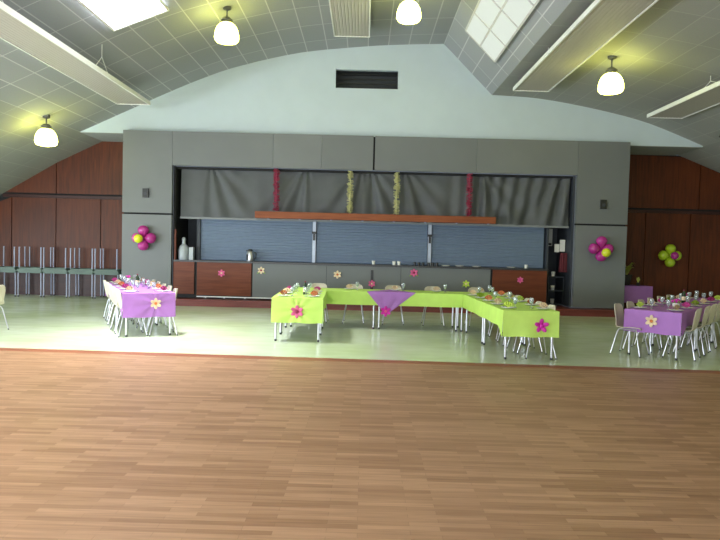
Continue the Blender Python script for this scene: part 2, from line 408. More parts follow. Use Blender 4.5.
# lining of the opening
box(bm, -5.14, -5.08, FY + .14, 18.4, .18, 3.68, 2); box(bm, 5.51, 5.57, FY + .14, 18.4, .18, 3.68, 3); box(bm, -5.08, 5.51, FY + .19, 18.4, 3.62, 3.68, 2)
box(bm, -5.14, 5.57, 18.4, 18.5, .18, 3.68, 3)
struct('wall_hatch', bm, ['grey', 'grey_b', 'dark_gap', 'alcove'])

bm = B(); box(bm, FX0 - .02, FX1 + .02, 16.55, YW - .01, 0, .165); box(bm, FX0 - .02, FX1 + .02, 16.52, 16.58, .13, .18)
tag(obj('stage_step', bm, 'step'), 'low dark red step running along the foot of the serving counter', 'step')

# curtain valance: gathered folds fanning from several gather points
def curtain():
    bm = B(); nx, nz = 260, 14; x0, x1 = -4.98, 5.46; V = []
    ga = [(-4.2, 1), (-1.6, -1), (-.1, -1), (.1, 1), (1.0, 1), (3.1, 1), (5.3, -1)]
    for j in range(nz + 1):
        t = j / nz; z = 3.66 - t * 1.34; row = []
        for i in range(nx + 1):
            x = x0 + (x1 - x0) * i / nx; d = 0
            d += .02 * math.sin(x * 9 + .6 * math.sin(x * 2.3)) * (.4 + .6 * t)
            for gx, s in ga:                                   # radiating folds from each gathered top point
                dx = (x - gx) * s
                if dx > -.2:
                    a = math.atan2(dx, .25 + 1.34 * t); w = math.exp(-((dx - .7 * t) / .75) ** 2)
                    d += .075 * w * min(1, (dx + .2) / .25) * math.sin(a * 15 + gx) * (.35 + t * .65)
            if x > 2.0: d += .04 * math.sin(x * 17 + t * (1 + 3 * min(1, max(0, x - 3.0)))) * min(1, (x - 2.0))
            if j == nz or j == nz - 1: d *= .7
            row.append(bm.verts.new((x, FY + .30 + d - .03 * t, z)))
        V.append(row)
    for j in range(nz):
        for i in range(nx): bm.faces.new((V[j][i], V[j][i + 1], V[j + 1][i + 1], V[j + 1][i]))
    bmesh.ops.solidify(bm, geom=bm.faces[:], thickness=.006)
    o = tag(obj('curtain', bm, 'curtain', None, True), 'long dark grey gathered curtain across the top of the serving hatch', 'curtain')
    b2 = B(); box(b2, x0, x1, FY + .22, FY + .262, 2.29, 2.345); obj('hem_rail', b2, 'curtain', o)
curtain()
sb = B(); box(sb, -2.9, 3.42, FY - .16, FY + .2, 2.345, 2.40); box(sb, -2.9, 3.42, FY - .18, FY - .13, 2.35, 2.52); box(sb, -2.9, 3.42, FY - .13, FY + .2, 2.40, 2.43)
shelf = thing('wooden_shelf', 'long orange-brown wooden shelf beam hanging in front of the grey curtain', 'shelf', (0, 0, 0))
obj('shelf_board', sb, 'beam_wood', shelf)
for k in range(8):
    bm = B(); lathe(bm, [(0, 2.32), (.028, 2.32), (.032, 2.345), (0, 2.345)], 12, (-2.56 + k * .83, FY - .05, 0)); obj('light_fitting', bm, 'leg_grey', shelf)
for x in (-2.85, 3.3):
    bm = B(); box(bm, x, x + .05, FY + .19, FY + .25, 2.36, 2.5); obj('bracket', bm, 'black', shelf)

def tinsel(x, mt, label):
    bm = B(); z = 3.66
    tube(bm, [(0, 0, -k * .1) for k in range(11)] + [(0, 0, -1.12)], .012, 6)
    for k in range(330):
        zz = -random.random() * 1.11; a = random.random() * 2 * PI; r = .055 + .045 * random.random(); t = .011
        p = Vector((0, 0, zz)); q = p + Vector((math.cos(a) * r, math.sin(a) * r, random.uniform(-.03, .03))); s = Vector((-math.sin(a), math.cos(a), .8)) * t
        bm.faces.new([bm.verts.new(v) for v in (p - s, q - s, q + s, p + s)])
    o = obj('tinsel_garland', bm, mt); o.location = (x, FY + .08, 3.655); tag(o, label, 'garland', 'tinsel garlands in front of the curtain'); return o
tinsel(-2.38, 'red_tinsel', 'red tinsel garland at the left end of the wooden shelf beam')
tinsel(-.42, 'gold_tinsel', 'gold tinsel garland left of the centre, over the wooden shelf beam')
tinsel(.82, 'gold_tinsel', 'gold tinsel garland right of the centre, over the wooden shelf beam')
tinsel(2.75, 'red_tinsel', 'red tinsel garland near the right end of the wooden shelf beam')

# rolling shutters and posts
def shutter(x0, x1, label):
    bm = B(); y = FY + .42; n = 24; z0, z1 = 1.19, 2.9; h = (z1 - z0) / n
    for k in range(n):
        a = z0 + k * h; prism_ = [(y, a + .004), (y - .006, a + h * .3), (y - .006, a + h * .75), (y, a + h - .004), (y + .02, a + h - .004), (y + .02, a + .004)]
        va = [bm.verts.new((x0, q, z)) for q, z in prism_]; vb = [bm.verts.new((x1, q, z)) for q, z in prism_]
        bm.faces.new(va); bm.faces.new(vb[::-1])
        for i in range(6): bm.faces.new((va[i], vb[i], vb[(i + 1) % 6], va[(i + 1) % 6]))
    box(bm, x0, x1, y + .0, y + .02, z0, z1)
    tag(obj('roller_shutter', bm, 'shutter'), label, 'shutter', 'closed roller shutters of the serving hatch')
shutter(-4.46, -1.43, 'blue-grey closed roller shutter left of the two light posts, behind the jug')
shutter(-1.31, 1.70, 'blue-grey closed roller shutter in the middle between the two light posts')
shutter(1.82, 4.86, 'blue-grey closed roller shutter right of both light posts')
for x, lb in ((-1.37, 'pale metal shutter post on the left, below the wooden beam'), (1.76, 'pale metal shutter post on the right, below the wooden beam')):
    p = thing('shutter_post', lb, 'post', (x, FY + .38, 1.19), 0, 'shutter posts')
    bm = B(); box(bm, -.045, .045, -.03, .06, 0, 1.5); obj('post', bm, 'post', p)
    bm = B(); box(bm, -.06, .06, -.06, -.03, .78, .84); box(bm, -.03, .03, -.05, -.03, .60, .78); obj('latch', bm, 'black', p)
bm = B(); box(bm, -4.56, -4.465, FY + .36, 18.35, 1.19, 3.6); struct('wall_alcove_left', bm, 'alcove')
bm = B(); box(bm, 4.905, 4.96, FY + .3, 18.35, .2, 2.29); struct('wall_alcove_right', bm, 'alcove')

# counter with panelled front
cn = thing('serving_counter', 'long serving counter with grey and brown wooden front panels under the shutters', 'counter', (0, 0, .18))
Z = .18
bm = B(); box(bm, -5.07, -4.52, FY, FY + .03, .10, .955); box(bm, -4.44, -2.99, FY - .02, FY + .03, .08, .955); obj('wood_panel', bm, 'counter_wood', cn, bevel=.004)
bm = B()
for a, b in ((-2.96, -1.0), (-.99, .98), (.99, 3.36)): box(bm, a, b, FY, FY + .03, .06, .955)
obj('grey_panel', bm, 'grey', cn)
bm = B(); box(bm, 3.42, 4.86, FY, FY + .03, .04, .955); obj('wood_panel', bm, 'counter_wood', cn, bevel=.004)
bm = B(); box(bm, -5.07, 4.86, FY + .03, FY + .9, 0, .955); obj('carcass', bm, 'dark_gap', cn)
bm = B(); box(bm, -5.07, 4.9, FY - .04, FY + .34, .957, 1.005); obj('worktop', bm, 'worktop', cn, bevel=.006)
bm = B(); box(bm, -4.44, 3.36, FY - .03, FY + .0, .03, .055); obj('plinth_strip', bm, 'trim_white', cn)
for x in (-4.2, -3.7, -3.15):
    bm = B(); box(bm, x - .02, x + .02, FY - .03, FY - .005, 0, .03); obj('foot', bm, 'steel', cn)

# small fixtures on the side panels
for x, lb in ((-5.83, 'small black wall box high on the left grey panel'), (6.27, 'small black wall box high on the right grey panel')):
    t = thing('wall_speaker', lb, 'wall speaker', (x, FY, 2.93), 0, 'small black wall boxes')
    bm = B(); box(bm, -.075, .075, -.06, 0, -.12, .12); obj('housing', bm, 'black', t, bevel=.01)
    bm = B(); lathe(bm, [(0, .004), (.04, .004), (.045, 0)], 16)
    bmesh.ops.rotate(bm, verts=bm.verts, matrix=Matrix.Rotation(R_(90), 3, 'X')); bmesh.ops.translate(bm, verts=bm.verts, vec=(0, -.062, -.02)); obj('dial', bm, 'alcove', t)

# ------------------------------------------------------------------ flowers and balloons
def balloon_flower(loc, petals, centre, coff, label, s=1., rz=0):
    t = thing('balloon_flower', label, 'balloon decoration', loc, 0)
    for k, (pm, r) in enumerate(petals):
        a = 2 * PI * k / len(petals) + rz; bm = B()
        rot = Matrix.Rotation(-a, 3, 'Y')
        d = Vector((math.sin(a), 0, math.cos(a)))
        # a balloon: bulb away from the centre, narrowing to its knot
        prof = [(0, .0), (.02, .005), (.012, .02), (.055, .05), (.11, .11), (.14, .17), (.146, .22), (.12, .28), (.07, .32), (0, .335)]
        lathe(bm, [(q * r * s, z * r * s) for q, z in prof], 18)
        bmesh.ops.rotate(bm, verts=bm.verts, matrix=Matrix.Rotation(a, 3, 'Y'))
        bmesh.ops.translate(bm, verts=bm.verts, vec=(0, -.135 * s, 0))
        obj('balloon', bm, pm, t, True)
    bm = B(); lathe(bm, [(0, -.115 * s), (.06 * s, -.10 * s), (.11 * s, -.04 * s), (.118 * s, .01), (.10 * s, .06 * s), (.05 * s, .10 * s), (0, .112 * s)], 18)
    bmesh.ops.rotate(bm, verts=bm.verts, matrix=Matrix.Rotation(R_(90), 3, 'X')); bmesh.ops.translate(bm, verts=bm.verts, vec=(coff[0], -.28 * s, coff[1]))
    o = obj('centre_balloon', bm, centre, t, True); o['label'] = 'round centre balloon'
    return t
balloon_flower((-5.84, FY, 1.74), [('magenta', 1), ('magenta', 1), ('magenta', 1), ('pink', .9)], 'yellow', (-.08, -.02), 'magenta balloon flower with yellow centre on the left grey panel')
balloon_flower((6.22, FY, 1.76), [('magenta', 1), ('magenta', .95), ('magenta', 1), ('magenta', 1)], 'yellow', (.08, -.10), 'magenta balloon flower with yellow centre on the right grey panel')
balloon_flower((8.83, YW - .03, 1.62), [('lime', 1.05), ('lime', 1.0), ('lime', 1.05), ('lime', 1.05)], 'magenta', (.06, .0), 'lime green balloon flower with magenta centre on the right mahogany wall', .95)

def paper_flower(loc, pet, cen, r, label, rz=0, n=6, tilt=0, leaf=False, group='paper flowers on the table ends', cat='paper flower'):
    t = thing('paper_flower', label, cat, loc, rz, group)
    for k in range(n):
        a = 2 * PI * k / n + tilt; bm = B()
        rot = Matrix.Rotation(a, 3, 'Y') @ Matrix.Rotation(R_(18), 3, 'X')
        ellipsoid(bm, Vector((math.sin(a), 0, math.cos(a))) * r * .56 + Vector((0, -r * .16, 0)), (r * .30, r * .09, r * .46), rot, 10, 6)
        obj('petal', bm, pet, t, True)
    bm = B(); ellipsoid(bm, (0, -r * .22, 0), (r * .26, r * .16, r * .26), None, 12, 8); obj('flower_centre', bm, cen, t, True)
    if leaf:
        for s in (-1, 1):
            bm = B(); ellipsoid(bm, (s * r * .7, -.01, -r * .6), (r * .5, .008, r * .16), Matrix.Rotation(s * .6, 3, 'Y'), 8, 6); obj('leaf', bm, 'green_p', t, True)
    return t
G = 'small paper flowers on the serving counter front'
for x, z, pet, cen, r, lb, l in ((-3.78, .86, 'pink_p', 'cream_p', .10, 'small faded pink flower on the left brown counter panel', False),
        (-2.73, .96, 'cream_p', 'dark_p', .10, 'small pale flower at the left end of the grey counter front', True),
        (-.70, .90, 'cream_p', 'orange_p', .11, 'small cream flower left of the centre of the grey counter front', False),
        (.22, .68, 'pink_p', 'cream_p', .10, 'small pink flower on a dark stem, behind the purple overlay cloth', False),
        (1.33, 1.0, 'pink_p', 'dark_p', .11, 'small pink flower with dark leaves right of the centre of the counter', True),
        (2.72, .74, 'napkin_g', 'cream_p', .10, 'small green and yellow flower near the right end of the grey counter front', True),
        (4.15, .88, 'pink_p', 'mag_p', .09, 'small pink flower on the right brown counter panel', False)):
    y = FY - .005
    if x < -3: y = FY - .025
    t = paper_flower((x, y, z), pet, cen, r, lb, leaf=l, group=G)
    if abs(x - .22) < .01:
        bm = B(); box(bm, -.035, .035, -.012, .0, -.22, .36); obj('dark_ribbon', bm, 'black', t)

# ------------------------------------------------------------------ things on the counter
CT = 1.185
t = thing('thermos_jug', 'black and silver thermos jug on the left of the serving counter', 'jug', (-3.06, FY + .16, CT))
bm = B(); lathe(bm, [(0, 0), (.095, 0), (.10, .02), (.10, .20), (.085, .25), (.06, .275), (0, .28)], 20); obj('jug_body', bm, 'steel', t, True)
bm = B(); lathe(bm, [(0, .275), (.062, .275), (.066, .30), (.05, .325), (0, .335)], 20); box(bm, -.11, -.03, -.02, .02, .27, .30); obj('lid', bm, 'black', t, True)
bm = B(); tube(bm, [(.095, 0, .24), (.14, 0, .24), (.155, 0, .20), (.15, 0, .10), (.10, 0, .05)], .016, 8); obj('handle', bm, 'black', t, True)
bm = B(); lathe(bm, [(.1005, .03), (.102, .03), (.102, .19), (.1005, .19)], 20)
for v in list(bm.verts):
    if v.co.x > .0: pass
bmesh.ops.delete(bm, geom=[f for f in bm.faces if f.calc_center_median().x > -.03], context='FACES'); obj('dark_side_band', bm, 'black', t, True)

t = thing('drinks_dispenser', 'pale grey bottle-shaped dispenser in the dark alcove left of the shutters', 'dispenser', (-4.86, FY + .2, CT))
bm = B(); lathe(bm, [(0, 0), (.13, 0), (.14, .03), (.14, .26), (.11, .36), (.05, .42), (.045, .5), (.055, .56), (.03, .60), (0, .61)], 20); obj('bottle', bm, 'grey_plastic', t, True)
bm = B(); box(bm, .16, .27, -.08, .08, 0, .34); obj('side_tank', bm, 'grey_plastic', t, bevel=.02)
bm = B(); box(bm, -5.06, -5.03, FY + .02, FY + .12, CT, 2.0); tag(obj('wooden_batten', bm, 'counter_wood'), 'thin upright reddish batten at the left edge of the hatch', 'batten')

def small(kind, x, y, label, group):
    t = None
    if kind == 'plate':
        bm = B(); lathe(bm, [(0, 0), (.07, 0), (.10, .012), (.125, .028), (.12, .03), (.095, .016), (0, .008)], 20); t = obj('plate_stack', bm, 'white')
    if kind == 'cup':
        bm = B(); lathe(bm, [(0, 0), (.035, 0), (.048, .10), (.044, .10), (.032, .006), (0, .006)], 14); t = obj('cup', bm, 'white')
    if kind == 'dark':
        bm = B(); lathe(bm, [(0, 0), (.035, 0), (.04, .09), (.036, .09), (.03, .006), (0, .006)], 12); t = obj('dark_cup', bm, 'black')
    t.location = (x, y, CT + .001); tag(t, label, kind if kind != 'dark' else 'cup', group)
small('cup', .25, FY + .1, 'single white cup standing left of the pair of cups on the counter', 'white cups on the counter')
small('cup', .80, FY + .1, 'left white cup of the pair at the middle of the counter', 'white cups on the counter')
small('cup', .93, FY + .1, 'right white cup of the pair at the middle of the counter', 'white cups on the counter')
for k in range(6): small('dark', 1.35 + k * .11 + (.04 if k > 2 else 0), FY + .06, 'small dark cup in the short row on the counter, right of the white cups', 'dark cups in a row on the counter')
small('plate', 2.18, FY + .1, 'white dish right beside the dark cups on the counter', 'white dishes on the counter')
small('plate', 2.55, FY + .1, 'white dish in the middle of the three on the right grey counter', 'white dishes on the counter')
small('plate', 3.0, FY + .1, 'white dish rightmost on the grey section of counter', 'white dishes on the counter')
small('plate', 3.92, FY + .1, 'white dish above the right brown counter panel', 'white dishes on the counter')
small('cup', 4.32, FY + .1, 'single white cup above the right brown counter panel', 'white cups on the counter')

# alcove on the right of the shutters
t = thing('paper_dispenser', 'white narrow dispenser on the dark back wall right of the shutters', 'dispenser', (5.28, 18.38, 2.03))
bm = B(); box(bm, -.06, .06, -.10, 0, -.22, .26); obj('housing', bm, 'white', t, bevel=.02)
bm = B(); box(bm, -.04, .04, -.105, -.10, -.2, -.14); obj('slot', bm, 'black', t)
bm = B(); box(bm, 5.34, 5.48, FY + .55, FY + .57, 1.66, 1.98); box(bm, 5.20, 5.33, FY + .56, FY + .58, 1.64, 1.86)
o = obj('notice_sheets', bm, 'white'); tag(o, 'white paper sheets hanging at the right side of the hatch opening', 'paper')
bm = B()
for k in range(7):
    a = k / 6; tube(bm, [(5.36 + .02 * k, FY + .45 + .03 * math.sin(k * 2), 1.62), (5.34 + .025 * k, FY + .45 + .04 * math.sin(k * 2), 1.1)], .03, 8, .045)
tag(obj('hanging_coat', bm, 'coat', None, True), 'dark red cloth hanging in the dark opening right of the counter', 'cloth')
for z, w in ((.95, .06), (.33, .07)):
    pass
t = thing('side_shelf', 'narrow dark shelf unit inside the opening right of the counter', 'shelf', (5.3, FY + .62, .18))
bm = B(); box(bm, -.2, .2, 0, .3, 0, .04); box(bm, -.2, .2, 0, .3, .38, .41); box(bm, -.2, .2, 0, .3, .76, .79); obj('shelf_board', bm, 'alcove', t)
bm = B(); box(bm, -.22, -.2, 0, .3, 0, .8); box(bm, .19, .205, 0, .3, 0, .8); obj('side_panel', bm, 'alcove', t)
for z, lb in ((.592, 'small white tub on the middle shelf right of the counter'), (.971, 'small white tub on the top shelf right of the counter'), (.222, 'small white tub on the bottom shelf right of the counter')):
    bm = B(); lathe(bm, [(0, 0), (.045, 0), (.055, .11), (.058, .11), (.058, .125), (0, .13)], 14); o = obj('tub', bm, 'white', None, True); o.location = (5.24, FY + .74, z); tag(o, lb, 'tub', 'white tubs in the opening right of the counter')

# ------------------------------------------------------------------ ceiling lamps and radiant panels
def lamp(x, y, ztop, label, rod=.18, k=.94):
    t = thing('pendant_lamp', label, 'ceiling lamp', (x, y, ztop), 0, 'bell-shaped ceiling lamps')
    bm = B(); lathe(bm, [(0, .06), (.09, .06), (.09, -.02), (.05, -.04), (0, -.04)], 16); obj('ceiling_rose', bm, 'lamp_cap', t, True)
    bm = B(); tube(bm, [(0, 0, -.03), (0, 0, -rod)], .016, 8); obj('rod', bm, 'lamp_cap', t)
    bm = B(); z = -rod
    lathe(bm, [(0, z + .01), (.07, z), (.11, z - .035), (.125, z - .05), (.125, z - .075), (.115, z - .08), (.13, z - .09), (.13, z - .125), (.1, z - .13), (0, z - .13)], 22); obj('cap', bm, 'lamp_cap', t, True)
    z -= .125
    bm = B(); lathe(bm, [(0, z - .0), (.115, z - .0), (.155, z - .02), (.20, z - .07), (.238, z - .145), (.26, z - .235), (.266, z - .31), (.255, z - .36), (.22, z - .40), (.12, z - .422), (0, z - .427)], 28)
    obj('glass_shade', bm, 'lamp', t, True)
    for c in t.children: c.scale = (k, k, k)
lamp(-7.62, 15.25, zc(-7.62) - .02, 'lit bell lamp low on the left, in front of the left mahogany wall')
lamp(-2.95, 13.35, zc(-2.95), 'lit bell lamp between the bright skylight and the middle ribbed panel', .20)
lamp(.78, 13.2, zc(.78), 'lit bell lamp right of the middle ribbed panel, at the top edge', .28)
lamp(4.93, 13.2, zc(4.93) - .01, 'lit bell lamp on the right vault beside the long ribbed panel', .22)
# further lamps of the same rows, behind the visible ones
for x, y in ((-7.62, 8.0), (-2.95, 5.5), (4.93, 5.5), (9.4, 10.0)): lamp(x, y, zc(x) - .01, 'lit bell lamp nearer the camera, above the frame', .22)

def radiant(x0, x1, z, label, yn=-4.0, yf=15.7):
    t = thing('radiant_panel', label, 'ceiling panel', ((x0 + x1) / 2, yf, z), 0, 'long ribbed white ceiling panels')
    w = (x1 - x0) / 2; L = yn - yf; bm = B(); n = 11; pts = []
    for k in range(n):
        a = -w + .03 + (2 * w - .06) * k / n; b = -w + .03 + (2 * w - .06) * (k + 1) / n; s = (b - a)
        pts += [(a, 0), (a + s * .2, -.007), (a + s * .8, -.007)]
    pts += [(w - .03, 0), (w - .03, .03), (-w + .03, .03)]
    prism(bm, pts, L, -.03); obj('ribbed_tray', bm, 'white_metal', t)
    bm = B(); box(bm, -w, -w + .03, L, 0, -.02, .07); box(bm, w - .03, w, L, 0, -.02, .07); box(bm, -w + .03, w - .03, -.03, 0, -.02, .07); obj('edge_trim', bm, 'trim_white', t)
    for y in (-2.7, -6.5, -10.5):
        for sx in (-w + .08, w - .08):
            x = (x0 + x1) / 2 + sx; zt = zc(x) - z - .01
            if zt < .1: continue
            bm = B(); tube(bm, [(sx, y - .35, .06), (sx, y, zt * .55 + .02), (sx, y, zt)], .007, 6); tube(bm, [(sx, y + .35, .06), (sx, y, zt * .55 + .02)], .007, 6); obj('hanger_wire', bm, 'trim_white', t)
radiant(-6.12, -5.30, 4.99, 'long ribbed white panel hanging under the left vault')
radiant(-.87, -.0, 6.74, 'ribbed white panel hanging near the ceiling ridge in the middle')
radiant(3.50, 4.37, 5.54, 'long ribbed white panel beside the gridded skylight on the right')
radiant(6.76, 7.62, 4.97, 'ribbed white panel furthest right under the right vault')
t = thing('ceiling_fitting', 'small dark fitting on the ceiling at the right edge of the frame', 'ceiling fitting', (8.75, 15.6, 4.52))
bm = B(); prism(bm, [(-.22, .02), (.25, -.16), (.25, -.03), (-.18, .07)], -.12, .12); obj('housing', bm, 'black', t)
bm = B(); box(bm, -.02, .02, -.02, .02, .04, .12); obj('bracket', bm, 'black', t)

# ------------------------------------------------------------------ chairs
def make_chair():
    t = thing('plastic_chair', '', 'chair')
    bm = B()
    prof = [(.215, .425, .185), (.20, .447, .20), (.12, .452, .21), (0, .445, .212), (-.10, .442, .208), (-.16, .452, .20), (-.195, .49, .185), (-.215, .55, .180), (-.235, .63, .188), (-.25, .71, .19), (-.262, .775, .178), (-.268, .81, .15), (-.27, .825, .105)]
    nx = 10; V = []
    for i, (y, z, w) in enumerate(prof):
        row = []
        for k in range(nx + 1):
            s = k / nx * 2 - 1; back = max(0, min(1, (z - .46) / .12))
            row.append(bm.verts.new((w * s, y + back * .045 * s * s, z + (1 - back) * .018 * s * s - (.004 if back < 1 else 0))))
        V.append(row)
    for a, b in zip(V, V[1:]):
        for k in range(nx): bm.faces.new((a[k], a[k + 1], b[k + 1], b[k]))
    bmesh.ops.recalc_face_normals(bm, faces=bm.faces[:]); bmesh.ops.solidify(bm, geom=bm.faces[:], thickness=.012)
    obj('seat_shell', bm, 'chair', t, True)
    bm = B()
    for y in (.13, -.13): tube(bm, [(-.15, y, .428), (.15, y, .428)], .011, 8)
    tube(bm, [(-.15, .13, .428), (-.15, -.13, .428)], .010, 8); tube(bm, [(.15, .13, .428), (.15, -.13, .428)], .010, 8)
    obj('seat_frame', bm, 'chrome', t, True)
    for sx in (-1, 1):
        for sy in (-1, 1):
            bm = B(); tube(bm, [(sx * .15, sy * .13, .43), (sx * .17, sy * .155, .38), (sx * .225, sy * .235, .015)], .0095, 8)
            l = obj('leg', bm, 'chrome', t, True)
            bm = B(); tube(bm, [(sx * .2245, sy * .234, .02), (sx * .227, sy * .238, 0)], .011, 8); f = obj('foot_cap', bm, 'black', l)
    return t
chair0 = make_chair(); used = []
def place_chair(x, y, rz, label, group):
    if not used:
        chair0.location = (x, y, 0); chair0.rotation_euler = (0, 0, rz); chair0['label'] = label; chair0['group'] = group; used.append(1); return chair0
    return dup(chair0, (x, y, 0), rz, label, group)

# ------------------------------------------------------------------ tables, cloths and place settings
TH = .755
def make_table(L, W, label, loc, rz, group, inset=.06, top='tabletop', legm='chrome', flip=False):
    """x across the width, y along the length, origin at the centre of the floor below"""
    t = thing('folding_table', label, 'table', loc, rz, group); s = -1 if flip else 1; o = TH if flip else 0
    def zz(a, b): return (min(o + s * a, o + s * b), max(o + s * a, o + s * b))
    bm = B(); box(bm, -W / 2, W / 2, -L / 2, L / 2, *zz(TH - .03, TH)); obj('tabletop', bm, top, t, bevel=.004)
    bm = B(); i = inset
    for a in (-W / 2 + i - .015, W / 2 - i - .015): box(bm, a, a + .03, -L / 2 + i, L / 2 - i, *zz(TH - .08, TH - .031))
    for a in (-L / 2 + i - .015, L / 2 - i - .015): box(bm, -W / 2 + i, W / 2 - i, a, a + .03, *zz(TH - .08, TH - .031))
    obj('frame', bm, legm if legm == 'chrome' else 'tabletop', t)
    for sx in (-1, 1):
        for sy in (-1, 1):
            x, y = sx * (W / 2 - i), sy * (L / 2 - i)
            bm = B(); tube(bm, [(x, y, o + s * .03), (x, y, o + s * (TH - .08))], .018, 10); l = obj('leg', bm, legm, t, True)
            bm = B(); tube(bm, [(x, y, o + s * 0.), (x, y, o + s * .035)], .021, 10); obj('foot_cap', bm, 'black' if not flip else legm, l, True)
    return t

def make_cloth(L, W, de, df, dsl, dsr, m, label, loc, rz, corner=True, seed=0, name='tablecloth', ruck=None):
    """paper cloth, x across (-W/2..W/2), y 0..L; drops: near end de, far end df, left dsl, right dsr. ruck=(x,z) gathers folds at a point on the near end"""
    rnd = random.Random(seed); bm = B(); e = .012; hw = W / 2 + e; y0, y1 = -e, L + e; z = TH + .006
    def sheet(P, nu, nv):
        V = [[bm.verts.new(P(i / nu, j / nv)) for i in range(nu + 1)] for j in range(nv + 1)]
        for j in range(nv):
            for i in range(nu): bm.faces.new((V[j][i], V[j][i + 1], V[j + 1][i + 1], V[j + 1][i]))
    nu = max(24, int(W / .05)); ny = max(10, int(L / .06)); ph = rnd.random() * 6
    sheet(lambda u, v: (-hw + 2 * hw * u, y0 + (y1 - y0) * v, z), nu, ny)
    def endp(yb, sgn, d, rk):
        def P(u, v):
            x = -hw + 2 * hw * u; env = math.sin(PI * u) ** .5 if 0 < u < 1 else 0
            out = .012 * v + env * v * .018 * math.sin(u * 9 + ph)
            if rk:
                a = math.atan2((z - d * v) - rk[1], x - rk[0]); rr = math.hypot((z - d * v) - rk[1], x - rk[0])
                out += env * .020 * math.sin(a * 9) * math.exp(-rr / .35) * min(1, rr / .06)
            return (x, yb + sgn * out, z - d * v + .006 * math.sin(u * 13 + ph) * v * env)
        return P
    if de: sheet(endp(y0, -1, de, ruck), max(24, nu), 14)
    if df: sheet(endp(y1, 1, df, None), nu, 6)
    def side(xb, sgn, d0):
        def P(u, v):
            y = y0 + (y1 - y0) * u; k = max(0, 1 - (y - y0) / .32) if corner else 0; k = k * k * (3 - 2 * k); k2 = max(0, 1 - (y1 - y) / .32) if (corner and df) else 0
            d = d0 + (de - d0) * k + (df - d0) * k2 * k2 * (3 - 2 * k2); env = min(1, min(u, 1 - u) * 8)
            return (xb + sgn * (.010 * v + env * v * .014 * math.sin(y * 7 + ph)), y, z - d * v)
        return P
    if dsl: sheet(side(-hw, -1, dsl), ny, 6)
    if dsr: sheet(side(hw, 1, dsr), ny, 6)
    bmesh.ops.remove_doubles(bm, verts=bm.verts, dist=.002)
    bmesh.ops.solidify(bm, geom=bm.faces[:], thickness=.002)
    o = obj(name, bm, m, None, True); o.location = loc; o.rotation_euler = (0, 0, rz); return tag(o, label, 'tablecloth', 'coloured paper tablecloths')

def make_plate():
    t = thing('dinner_plate', '', 'plate')
    bm = B(); lathe(bm, [(0, 0), (.06, 0), (.085, .008), (.115, .018), (.113, .021), (.08, .012), (0, .005)], 20); obj('plate', bm, 'white', t, True); return t
PROTO = {}
def plate(loc, label, group):
    if 'p' not in PROTO:
        bm = B(); lathe(bm, [(0, 0), (.06, 0), (.085, .008), (.115, .018), (.113, .021), (.08, .012), (0, .005)], 20); PROTO['p'] = obj('dinner_plate', bm, 'white', None, True); o = PROTO['p']
    else: o = PROTO['p'].copy(); C.objects.link(o)
    o.location = loc; return tag(o, label, 'plate', group)
def glass(loc, label, group):
    if 'g' not in PROTO:
        bm = B(); lathe(bm, [(0, 0), (.032, 0), (.034, .004), (.006, .012), (.005, .06), (.02, .07), (.036, .10), (.038, .13), (.033, .165), (.031, .165), (.035, .13), (.033, .10), (.015, .075), (0, .07)], 14); PROTO['g'] = obj('wine_glass', bm, 'glass', None, True); o = PROTO['g']
    else: o = PROTO['g'].copy(); C.objects.link(o)
    o.location = loc; return tag(o, label, 'glass', group)
def napkin(loc, rz, m, label, group):
    k = 'n' + m
    if k not in PROTO:
        bm = B(); n = 9; L = []
        for i in range(n):                           # fan-folded napkin, pleats standing on the plate
            a = R_(-60 + 120 * i / (n - 1)); y = .012 * (1 if i % 2 else -1); L.append((math.sin(a) * .085, y, math.cos(a) * .10))
        c0 = bm.verts.new((0, -.012, 0)); c1 = bm.verts.new((0, .012, 0)); vs = [bm.verts.new(p) for p in L]
        for i in range(n - 1): bm.faces.new((c0 if i % 2 else c1, vs[i], vs[i + 1]))
        bmesh.ops.solidify(bm, geom=bm.faces[:], thickness=.003)
        PROTO[k] = obj('fan_napkin', bm, m); o = PROTO[k]
    else: o = PROTO[k].copy(); C.objects.link(o)
    o.location = loc; o.rotation_euler = (0, 0, rz); return tag(o, label, 'napkin', group)
def bottle(loc, label, m='bottle_glass'):
    t = thing('bottle', label, 'bottle', loc)
    bm = B(); lathe(bm, [(0, 0), (.036, 0), (.038, .01), (.038, .16), (.03, .19), (.013, .21), (.012, .23), (0, .232)], 14); obj('bottle_body', bm, m, t, True)
    bm = B(); lathe(bm, [(0, .228), (.015, .228), (.015, .25), (0, .252)], 12); obj('cap', bm, 'dark_p', t, True)
    bm = B(); lathe(bm, [(.0385, .05), (.0392, .05), (.0392, .12), (.0385, .12)], 14); obj('bottle_label', bm, 'cream_p', t, True)
def bouquet(loc, pm, label):
    t = thing('centrepiece', label, 'centrepiece', loc)
    bm = B(); lathe(bm, [(0, 0), (.05, 0), (.06, .05), (.055, .08), (.05, .08), (0, .02)], 14); obj('vase', bm, 'white', t, True)
    bm = B(); r = random.Random(str(loc))
    for k in range(10):
        a = r.random() * 6.28; q = r.random() * .06; ellipsoid(bm, (q * math.cos(a), q * math.sin(a), .11 + r.random() * .03), (.028, .028, .024), None, 8, 6)
    obj('blossoms', bm, pm, t, True)
    bm = B()
    for k in range(8):
        a = k * .785; tube(bm, [(.02 * math.cos(a), .02 * math.sin(a), .05), (.08 * math.cos(a), .08 * math.sin(a), .12)], .004, 5, .011)
    obj('leaves', bm, 'green_p', t, True)

TZ = TH + .0085
def loc2(o, rz, x, y): return (o[0] + x * math.cos(rz) - y * math.sin(rz), o[1] + x * math.sin(rz) + y * math.cos(rz))

